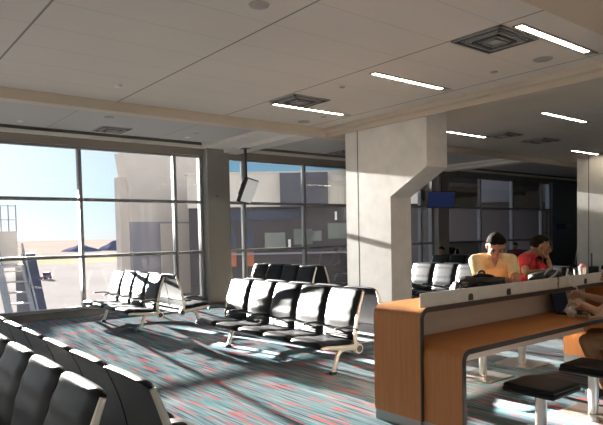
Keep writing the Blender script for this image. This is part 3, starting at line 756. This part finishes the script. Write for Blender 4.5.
def person(label, facing, hip, chest, shc, sh, elbow, wrist, hands, head, head_f, head_up, knee, ankle, skin, shirt, trousers, hair, hair_style='full', k=1.0, sleeve=.62, shorts=1.0, voxel=.0055, shoe='cloth_dark', collar=True, w=1.0):
    """seated figure; pairs are (right, left) in the figure's own sense"""
    base = Vector((hip[0], hip[1], 0))
    R = frame(facing); Rh = frame(head_f, head_up)
    S = D.objects.new
    bm = bmesh.new()
    torso(bm, hip, chest, shc, None, R, 0, w=w)
    nb = Vector(shc) + Vector((0, 0, .02)); hc = Vector(head)
    limb(bm, [nb, nb * .45 + (hc + Rh @ Vector((0, -.02, -.06))) * .55, hc + Rh @ Vector((0, -.018, -.03))], [.064, .056, .055])
    head_blobs(bm, hc, Rh, k)
    for q in (0, 1):
        limb(bm, [Vector(shc) * .6 + Vector(sh[q]) * .4, sh[q]], [.06, .056])
        limb(bm, [sh[q], elbow[q], wrist[q]], [.056, .041, .027])
        hd = hands[q]; hand(bm, wrist[q], hd[0], hd[1], hd[2], hd[3], k, hd[4] if len(hd) > 4 else .4)
        hj = Vector(hip) + R.col[0] * (.095 if q == 0 else -.095)
        limb(bm, [hj, knee[q], ankle[q]], [.085, .056, .040])
        fd = (R.col[1] * .17); limb(bm, [Vector(ankle[q]) - Vector((0, 0, .02)), Vector(ankle[q]) + fd * .6 - Vector((0, 0, .045)), Vector(ankle[q]) + fd - Vector((0, 0, .052))], [.042, .034, .024])
    body = remeshed('person', bm, M[skin], None, voxel)
    face_parts(hc, Rh, k, body, M[hair], hair_style)
    bm = bmesh.new(); torso(bm, hip, chest, shc, None, R, .016, w=w)
    for q in (0, 1):
        e = Vector(sh[q]) * (1 - sleeve) + Vector(elbow[q]) * sleeve
        limb(bm, [Vector(shc) * .6 + Vector(sh[q]) * .4, sh[q]], [.078, .073]); tube(bm, [sh[q], Vector(sh[q]) * .5 + e * .5, e], [.073, .069, .066 if sleeve < .9 else .052], 16)
    tp = nb * .8 + hc * .2
    limb(bm, [nb - Vector((0, 0, .03)), tp - Vector((0, 0, .02))], [.078, .070])
    s = remeshed('shirt', bm, M[shirt], body, .009, 5)
    if collar:
        ax = (hc - nb).normalized(); c0 = nb + ax * .045
        bm = bmesh.new(); n = 20; rings = []
        for rr, hh in ((.066, .025), (.082, -.005), (.090, -.022)):
            ring = []
            for i in range(n + 1):
                a = PI / 2 + .42 + (2 * PI - .84) * i / n      # open at the front
                d = R.col[0] * math.cos(a) + R.col[1] * math.sin(a)
                dip = -.030 * max(0, math.sin(a))
                ring.append(bm.verts.new(c0 + d * rr + Vector((0, 0, hh + dip))))
            rings.append(ring)
        for a, b in zip(rings, rings[1:]):
            for i in range(n): bm.faces.new((a[i], a[i + 1], b[i + 1], b[i]))
        c = finish('collar', bm, M[shirt], s, 180); md = c.modifiers.new('t', 'SOLIDIFY'); md.thickness = .006
        bm = bmesh.new(); n = 8; f0 = Vector(shc) + Vector((0, 0, .03)) + R.col[1] * .070; f1 = Vector(shc) * .62 + Vector(chest) * .38 + R.col[1] * .142
        for i in range(n):
            for e0, e1 in ((i / n, (i + 1) / n),):
                q0 = f0.lerp(f1, e0) + R.col[1] * .018 * math.sin(PI * e0); q1 = f0.lerp(f1, e1) + R.col[1] * .018 * math.sin(PI * e1)
                w0 = .044 * (1 - e0) + .002; w1 = .044 * (1 - e1) + .002
                bm.faces.new([bm.verts.new(p) for p in (q0 - R.col[0] * w0, q0 + R.col[0] * w0, q1 + R.col[0] * w1, q1 - R.col[0] * w1)])
        bmesh.ops.remove_doubles(bm, verts=bm.verts[:], dist=.0005)
        v = finish('open_collar', bm, M[skin], s, 180); md = v.modifiers.new('t', 'SOLIDIFY'); md.thickness = .012; md.offset = 0
    bm = bmesh.new()
    ball(bm, Vector(hip) - Vector((0, 0, .01)), (.185, .14, .12), R.to_4x4())
    for q in (0, 1):
        hj = Vector(hip) + R.col[0] * (.095 if q == 0 else -.095); kn = Vector(knee[q]); an = Vector(ankle[q])
        if shorts >= 1: limb(bm, [hj, kn, an + (kn - an) * .08], [.105, .075, .060])
        else: tube(bm, [hj, hj * .5 + kn * .5, hj * (1 - shorts) + kn * shorts], [.112, .102, .095], 18); ball(bm, hj, .112)
    remeshed('trousers' if shorts >= 1 else 'shorts', bm, M[trousers], body, .010, 4)
    for q in (0, 1):
        an = Vector(ankle[q]); fd = R.col[1]
        bm = bmesh.new(); limb(bm, [an + Vector((0, 0, -.025)) - fd * .02, an + fd * .09 - Vector((0, 0, .038)), an + fd * .175 - Vector((0, 0, .048))], [.050, .043, .032]); ball(bm, an - fd * .04 - Vector((0, 0, .04)), .036)
        remeshed('shoe', bm, M[shoe], body, .009, 3)
    tag(body, label, 'person')
    return body

person('man in a cream yellow polo shirt leaning over the ledge with his head down', (-.76, -.65, 0),
       (5.93, 3.93, .875), (5.80, 3.80, 1.18), (5.715, 3.715, 1.385),
       ((5.585, 3.865, 1.375), (5.83, 3.575, 1.375)), ((5.40, 3.665, 1.125), (5.665, 3.40, 1.125)), ((5.52, 3.47, 1.13), (5.545, 3.40, 1.135)),
       (((.15, -.9, .15), (.9, .2, .3), -1, .8), ((-.85, -.2, .2), (-.1, -.3, .9), -1, .9)),
       (5.64, 3.64, 1.535), (-.70, -.60, -.80), (0, 0, 1), ((5.66, 3.62, .84), (5.84, 3.60, .85)), ((5.72, 3.72, .51), (5.90, 3.68, .51)),
       'skin', 'shirt_yellow', 'denim', 'hair', 'full', 1.15, w=1.05)
person('man in a red T-shirt facing right with his chin resting on his hand', (.33, -.94, 0),
       (6.74, 4.03, .875), (6.68, 3.93, 1.16), (6.625, 3.85, 1.355),
       ((6.435, 3.785, 1.345), (6.82, 3.89, 1.335)), ((6.22, 3.62, 1.20), (6.745, 3.575, 1.115)), ((6.44, 3.545, 1.225), (6.83, 3.685, 1.335)),
       (((.9, -.2, .1), (0, .1, -1), -1, .35), ((.05, .25, .9), (-.3, .75, -.2), 1, .9)),
       (6.80, 3.765, 1.495), (.52, -.80, -.16), (-.12, 0, 1), ((6.64, 3.64, .85), (6.86, 3.64, .85)), ((6.66, 3.74, .51), (6.88, 3.74, .51)),
       'skin_dark', 'shirt_red', 'denim', 'hair', 'short', 1.16, collar=False)
person('person in a black top and brown trousers reaching towards the laptop at the right edge', (-.35, .94, 0),
       (6.30, 2.42, .565), (6.28, 2.50, .86), (6.27, 2.58, 1.03),
       ((6.44, 2.66, 1.02), (6.09, 2.53, 1.02)), ((6.42, 2.83, .93), (5.985, 2.70, .86)), ((6.19, 2.98, 1.01), (6.05, 2.885, .925)),
       (((-.75, .45, .25), (-.4, -.5, -.6), -1, .5), ((.1, .9, .25), (.5, -.2, -.8), 1, .5)),
       (6.26, 2.69, 1.225), (-.25, .90, -.25), (0, 0, 1), ((6.36, 2.92, .56), (5.95, 2.80, .56)), ((6.42, 2.72, .085), (6.02, 2.62, .085)),
       'skin_tan', 'cloth_dark', 'cloth_brown', 'hair', 'full', 1.0, shorts=1.0, collar=False)
def far_person(label, x, y, shirt, k=.94):
    f = Vector((-1, 0, 0)); z = .04
    person(label, f, (x + .06, y, .50), (x + .02, y, .78), (x + .03, y, .95),
           ((x + .03, y + .17, .93), (x + .03, y - .17, .93)), ((x - .02, y + .20, .70), (x - .02, y - .20, .70)), ((x - .22, y + .12, .62), (x - .22, y - .12, .62)),
           (((-1, -.2, -.1), (0, 0, -1), -1, .4), ((-1, .2, -.1), (0, 0, -1), 1, .4)),
           (x - .01, y, 1.15), (-1, 0, -.2), (0, 0, 1), ((x - .38, y + .11, .50), (x - .38, y - .11, .50)), ((x - .40, y + .11, .085), (x - .40, y - .11, .085)),
           'skin_dark', shirt, 'cloth_dark', 'hair', 'full', k, voxel=.009, collar=False)
far_person('person in black sitting in the shade under the window behind the man in yellow', 14.10, 10.92, 'cloth_dark')
far_person('person in dark red sitting by the far window between the two men', 19.12, 11.55, 'cloth_maroon')

t = empty('phone', (5.50, 3.42, 1.165), math.radians(-40)); t.rotation_euler = (math.radians(35), 0, math.radians(-42))
bm = bmesh.new(); box(bm, -.036, .036, -.075, .075, -.005, .004, .004); finish('case', bm, M['black'], t)
bm = bmesh.new(); box(bm, -.032, .032, -.069, .069, .004, .005); finish('screen', bm, M['screen_dark'], t)
tag(t, 'dark phone held in the hands of the man in yellow', 'phone')

# ------------------------------------------------------------------ outside
GZ = -4.5
M['apron'] = mat('apron_concrete', spec=0.0, col=(0.30, 0.275, 0.27), rough=0.9, noise=(0.03, 0.12))
M['grass'] = mat('dry_grass', spec=0.0, col=(0.32, 0.31, 0.22), rough=0.95, noise=(0.02, 0.15))
M['plain'] = mat('far_plain', spec=0.0, col=(0.33, 0.28, 0.25), rough=0.95, noise=(0.01, 0.15))
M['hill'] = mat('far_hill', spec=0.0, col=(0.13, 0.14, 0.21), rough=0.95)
M['facade'] = mat('beige_facade', (0.66, 0.60, 0.52), 0.85, noise=(0.3, 0.04))
M['facade_dark'] = mat('dark_facade', (0.062, 0.052, 0.055), 0.6, noise=(0.5, 0.1))
M['facade_shadow'] = mat('shadow_grey', (0.10, 0.097, 0.115), 0.7)  # tone of the beige facade where shadow falls
M['brick'] = mat('red_brick', (0.45, 0.16, 0.09), 0.9)
M['pane_green'] = mat('facade_glazing', (0.17, 0.185, 0.165), 0.2)
M['bridge'] = mat('bridge_panel', (0.52, 0.57, 0.66), 0.5)
M['bridge_wall'] = mat('bridge_cladding', (0.62, 0.55, 0.48), 0.8, noise=(0.6, 0.06))
M['bridge_grey'] = mat('bridge_grey', (0.30, 0.29, 0.32), 0.7)
M['stairs'] = mat('stair_metal', (0.30, 0.31, 0.33), 0.5, metal=0.4)
M['navy'] = mat('navy_panel', (0.035, 0.042, 0.075), 0.5)
M['tug'] = mat('tug_paint', (0.30, 0.16, 0.18), 0.5)
bm = bmesh.new()
for q, v in enumerate(((-900, 13.6), (900, 13.6), (900, 155), (-900, 155))): bm.verts.new((*v, GZ))
bm.verts.ensure_lookup_table(); bm.faces.new(bm.verts[:]); structure('ground', bm, M['apron'])
bm = bmesh.new()
for v in ((-900, 155), (900, 155), (900, 235), (-900, 235)): bm.verts.new((*v, GZ))
bm.verts.ensure_lookup_table(); bm.faces.new(bm.verts[:]); structure('ground_grass', bm, M['grass'])
bm = bmesh.new()
for v in ((-5000, 235), (9000, 235), (9000, 9000), (-5000, 9000)): bm.verts.new((*v, GZ))
bm.verts.ensure_lookup_table(); bm.faces.new(bm.verts[:]); structure('ground_plain', bm, M['plain'])
def hill(cx, cy, w, d, h, label):
    bm = bmesh.new(); n = 14; g = []
    for i in range(n + 1):
        r = []
        for k in range(n + 1):
            x, y = (i / n - .5) * 2, (k / n - .5) * 2
            f = max(0, 1 - x * x) * max(0, 1 - y * y)
            z = h * f ** .7 * (1 + .25 * math.sin(5 * x + cx) * math.cos(3 * y))
            r.append(bm.verts.new((x * w / 2, y * d / 2, z)))
        g.append(r)
    for i in range(n):
        for k in range(n): bm.faces.new((g[i][k], g[i + 1][k], g[i + 1][k + 1], g[i][k + 1]))
    o = finish('hill', bm, M['hill'], None, 180, (cx, cy, GZ)); tag(o, label, 'hill', 'dark mounds beyond the airfield')
def at(px_dir, dist):   # direction measured as x/y ratio
    y = dist / math.hypot(1, px_dir); return px_dir * y, y
for k, (rt, w, h, lb) in enumerate(((0.325, 16, 3.0, 'low dark mound on the horizon right of the stairs'), (0.385, 15, 4.4, 'dark mound on the horizon behind the first window mullion'), (0.445, 15, 5.0, 'dark mound right of the first window mullion'), (0.505, 15, 5.6, 'tallest dark mound, beside the pale jet bridge building'))):
    x, y = at(rt, 330 + 8 * k); hill(x, y, w, 22, h, lb)

# jet bridge at the left
t = empty('jet_bridge', (3.3, 23.0, GZ))
bm = bmesh.new(); box(bm, -2.6, 1.30, -.2, 2.9, 5.15, 6.7, .05); finish('cab', bm, M['bridge'], t)
bm = bmesh.new(); box(bm, 1.30, 1.9, -.1, 2.6, 5.3, 6.55, .03); finish('cab_end', bm, M['bridge_wall'], t)
for x in (.8, 1.1, 1.4, 1.65, 1.9):
    bm = bmesh.new(); cyl(bm, (x, .0, 6.5), (x, .0, 7.5), .022, None, 8); finish('railing_post', bm, M['stairs'], t)
bm = bmesh.new()
for z in (6.95, 7.45): box(bm, .8, 1.9, -.02, .02, z, z + .03)
finish('handrail', bm, M['stairs'], t)
for x in (-1.6, .6):
    bm = bmesh.new(); cyl(bm, (x, .6, 0), (x, .6, 5.2), .28, None, 16); finish('support_leg', bm, M['bridge_grey'], t)
tag(t, 'pale jet bridge cab with railings outside at the left edge', 'jet bridge')
# mobile stairs
t = empty('boarding_stairs', (4.64, 20.6, GZ))
n = 15
for s in (-.38, .38):
    bm = bmesh.new(); tube(bm, [(s, -3.0, .25), (s, .9, 5.35)], [(.05, .09), (.05, .09)], 8); finish('stringer', bm, M['stairs'], t)
    bm = bmesh.new(); tube(bm, [(s, -3.0, 1.15), (s, .9, 6.1)], .03, 8)
    for k in range(6):
        f = k / 5; cyl(bm, (s, -3 + 3.9 * f, .25 + 5.1 * f), (s, -3 + 3.9 * f, 1.15 + 4.95 * f), .018, None, 6)
    finish('handrail', bm, M['stairs'], t)
for k in range(n):
    f = (k + .5) / n; y, z = -3 + 3.9 * f, .25 + 5.1 * f
    bm = bmesh.new(); box(bm, -.38, .38, y - .12, y + .12, z - .02, z + .02); finish('tread', bm, M['stairs'], t)
bm = bmesh.new(); box(bm, -.5, .85, .9, 2.1, 5.3, 5.38); finish('platform', bm, M['stairs'], t)
bm = bmesh.new(); extrude_poly(bm, [(-2.6, .2), (.2, .2), (2.1, .2), (2.1, 5.3), (.95, 5.3)], 'X', .40, .44); finish('side_panel', bm, M['navy'], t)
bm = bmesh.new()
extrude_poly(bm, [(-2.6, .25), (-2.2, .25), (1.35, 5.75), (.95, 5.75)], 'X', .44, .80); finish('belt', bm, M['navy'], t)
for x in (-.4, .75):
    for y in (-2.3, 1.6):
        bm = bmesh.new(); cyl(bm, (x - .09, y, .27), (x + .09, y, .27), .27, None, 16); finish('wheel', bm, M['rubber'], t, 40)
bm = bmesh.new(); box(bm, -.5, .85, -2.7, 2.1, .25, .42); finish('chassis', bm, M['navy'], t)
tag(t, 'boarding stairs with a dark side panel standing on the apron outside', 'boarding stairs')
# apron tug
t = empty('baggage_tug', (26.2, 98, GZ), .5); t.scale = (.55, .55, .55)
bm = bmesh.new(); box(bm, -1.5, 1.5, -.75, .75, .35, 1.05, .08); finish('body', bm, M['tug'], t)
bm = bmesh.new(); box(bm, -.5, 1.3, -.7, .7, 1.05, 1.95, .1); finish('cab', bm, M['navy'], t)
for x in (-1, 1):
    for y in (-.7, .7):
        bm = bmesh.new(); cyl(bm, (x, y - .12, .38), (x, y + .12, .38), .38, None, 16); finish('wheel', bm, M['rubber'], t, 40)
tag(t, 'small dark baggage tug parked far out on the apron', 'tug')
# bridge building right of the tall window
t = empty('gate_building', (15, 30.7, GZ))
bm = bmesh.new(); extrude_poly(bm, [(-2.5, 7.1), (-2.56, 8.9), (-2.85, 10.8), (2.85, 11.2), (2.85, 7.1)], 'Y', -.6, .6); finish('upper_wall', bm, M['bridge_wall'], t)
bm = bmesh.new(); box(bm, -2.5, 2.85, -.6, .6, 0, 7.1); finish('lower_wall', bm, M['bridge_grey'], t)
bm = bmesh.new(); box(bm, -2.98, -2.5, -.3, .4, 0, 9.5); finish('side_wall', bm, M['bridge_wall'], t)
for z in (2.9, 5.3):
    bm = bmesh.new(); box(bm, -2.55, 2.9, -.68, -.6, z, z + .12); finish('ledge', bm, M['stairs'], t)
bm = bmesh.new(); box(bm, -.85, 1.3, -.64, -.6, 0, 7.0); finish('panel', bm, M['bridge_wall'], t)
bm = bmesh.new(); box(bm, 1.8, 2.6, -.64, -.6, 0, 6.3); finish('doorway', bm, M['facade_dark'], t)
tag(t, 'tall beige gate building seen through the left windows', 'building')
# concourse across the apron, perpendicular to the view
fw = Vector((.625, .78, 0)); rt = Vector((.78, -.625, 0))
t = empty('concourse_building', (fw * 28.0)[:2] + (GZ,), math.atan2(rt.y, rt.x))
def fb(name, x0, x1, y0, y1, z0, z1, m, parent=None):
    bm = bmesh.new(); box(bm, x0, x1, y0, y1, z0, z1); return finish(name, bm, M[m], parent or t)
fb('upper_wall', -5.4, 12.6, .0, 8, 7.6, 9.18, 'facade')
fb('lower_wall', -5.4, 12.6, .25, 8, 0, 7.6, 'facade_dark')
fb('roof_cap', -5.5, 12.7, -.05, 8, 9.18, 9.26, 'facade')
fb('shadow_slab', -.95, 1.32, -.35, .0, 7.55, 9.15, 'facade_shadow')  # cast shadow on the upper wall, built as a darker block
bm = bmesh.new(); extrude_poly(bm, [(6.6, 7.6), (12.6, 7.6), (12.6, 9.19), (9.6, 9.0), (6.6, 8.3)], 'Y', -.12, 0); finish('shadow_slab', bm, M['facade_shadow'], t)  # wall shadow with a slanting edge, built as a dark slab
fb('sign_band', -4.2, .2, .16, .25, 6.95, 7.45, 'navy')
for x0, x1, z0, z1 in ((-1.75, -.75, 5.5, 6.35), (-.35, .55, 5.75, 6.5), (1.3, 3.1, 6.0, 6.75), (.2, 1.0, 5.9, 6.4)):
    w = fb('window', x0, x1, .18, .25, z0, z1, 'pane_green')
for x0, x1 in ((-3.55, -3.15), (-2.85, -2.3)):
    fb('brick_panel', x0, x1, .18, .25, 4.75, 5.45, 'brick'); fb('window', x0, x1, .18, .25, 5.6, 6.6, 'navy')
fb('ledge', -3.7, 2.2, .1, .25, 5.3, 5.38, 'bridge_grey')
fb('light_fixture', 1.65, 1.75, .1, .25, 6.9, 7.3, 'white'); fb('light_fixture', -.62, -.5, .1, .25, 5.5, 6.0, 'white')
tag(t, 'long beige and dark concourse building across the apron', 'building')

# ------------------------------------------------------------------ light and camera
w = D.worlds.new('sky'); bpy.context.scene.world = w; w.use_nodes = True
nt = w.node_tree; bg = nt.nodes['Background']
SUN_A, SUN_K = 0.125, 0.184           # rays travel (-a, -1, -k)
tc = nt.nodes.new('ShaderNodeTexCoord')
sp = nt.nodes.new('ShaderNodeSeparateXYZ'); nt.links.new(tc.outputs['Generated'], sp.inputs[0])
def wramp(out, stops):
    r = nt.nodes.new('ShaderNodeValToRGB'); e = r.color_ramp.elements
    while len(e) < len(stops): e.new(.5)
    for q, (p, c) in zip(e, stops): q.position = p; q.color = (*c, 1)
    nt.links.new(out, r.inputs['Fac']); return r.outputs['Color']
# clear sky: pale haze at the horizon, cyan above it, blue overhead
clear = wramp(sp.outputs['Z'], [(0.0, (0.72, 0.80, 0.84)), (0.02, (0.66, 0.86, 0.95)), (0.06, (0.42, 0.80, 0.98)), (0.20, (0.26, 0.52, 0.88)), (1.0, (0.12, 0.28, 0.62))])
# bright haze around the low sun
dt = nt.nodes.new('ShaderNodeVectorMath'); dt.operation = 'DOT_PRODUCT'
nt.links.new(tc.outputs['Generated'], dt.inputs[0]); dt.inputs[1].default_value = Vector((-.27, 1, SUN_K)).normalized()
glow = wramp(dt.outputs['Value'], [(0.69, (0, 0, 0)), (0.755, (0.75, 0.73, 0.70)), (0.84, (1.1, 1.07, 1.02)), (0.96, (1.7, 1.65, 1.55))])
ad = nt.nodes.new('ShaderNodeMix'); ad.data_type = 'RGBA'; ad.blend_type = 'ADD'; ad.inputs['Factor'].default_value = 1
nt.links.new(clear, ad.inputs['A']); nt.links.new(glow, ad.inputs['B'])
# added brightness in the unseen half of the sky, to light the facades
sky_fill = wramp(math_node(nt.nodes, nt.links, 'MULTIPLY', sp.outputs['Y'], -1.0), [(0.05, (0, 0, 0)), (0.35, (1.6, 1.5, 1.38))])
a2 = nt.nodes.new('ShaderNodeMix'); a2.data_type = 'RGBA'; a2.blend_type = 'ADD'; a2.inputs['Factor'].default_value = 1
nt.links.new(ad.outputs['Result'], a2.inputs['A']); nt.links.new(sky_fill, a2.inputs['B'])
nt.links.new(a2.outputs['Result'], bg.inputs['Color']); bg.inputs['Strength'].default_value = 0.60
sl = D.lights.new('sun', 'SUN'); sl.energy = 50; sl.angle = math.radians(0.75); sl.color = (1.0, 0.93, 0.83)
so = D.objects.new('sun', sl); C.objects.link(so); so.location = (0, 40, 12)
so.rotation_euler = Vector((-SUN_A, -1, -SUN_K)).to_track_quat('-Z', 'Y').to_euler()
# narrow spots added from the other side, standing in for sun off unseen glazing
def glint(target, radius, strength, a=0.112, dist=45.0, blend=0.25):
    t = Vector(target); d = Vector((a, -1, -SUN_K)).normalized()
    l = D.lights.new('sun_glint', 'SPOT'); l.energy = strength * 4 * PI * PI * dist * dist
    l.spot_size = 2 * math.atan(radius / dist); l.spot_blend = blend; l.shadow_soft_size = 0.18; l.color = (1.0, 0.95, 0.88)
    o = D.objects.new('sun_glint', l); C.objects.link(o); o.location = t - d * dist
    o.rotation_euler = d.to_track_quat('-Z', 'Y').to_euler()
glint((7.85, 7.8, 1.72), 1.45, 6.8)
glint((5.02, 6.8, 0.93), 0.62, 80.0)
glint((4.72, 11.3, 0.80), 0.55, 95.0)
glint((10.6, 7.2, 0.75), 0.70, 38.0)
glint((17.0, 7.9, 2.55), 0.45, 5.0)

def camera():
    f, yaw, pitch, roll, cy = 583.037, 0.675539264, -0.0439526636, -0.0205035477, 260.769
    F = Vector((math.sin(yaw) * math.cos(pitch), math.cos(yaw) * math.cos(pitch), math.sin(pitch)))
    r = Vector((math.cos(yaw), -math.sin(yaw), 0)); u = r.cross(F)
    r2 = math.cos(roll) * r + math.sin(roll) * u; u2 = -math.sin(roll) * r + math.cos(roll) * u
    cam = D.cameras.new('camera'); cam.sensor_width = 36; cam.sensor_fit = 'HORIZONTAL'; cam.lens = f / 603 * 36
    cam.shift_y = (cy - 212.5) / 603; cam.clip_start = .05; cam.clip_end = 20000
    o = D.objects.new('camera', cam); C.objects.link(o)
    m = Matrix(((r2.x, u2.x, -F.x, 0), (r2.y, u2.y, -F.y, 0), (r2.z, u2.z, -F.z, 1.7), (0, 0, 0, 1)))
    o.matrix_world = m; bpy.context.scene.camera = o
camera()
vs = bpy.context.scene.view_settings
vs.view_transform = 'Standard'; vs.look = 'None'; vs.exposure = 0.0; vs.gamma = 1.0; vs.use_curve_mapping = False
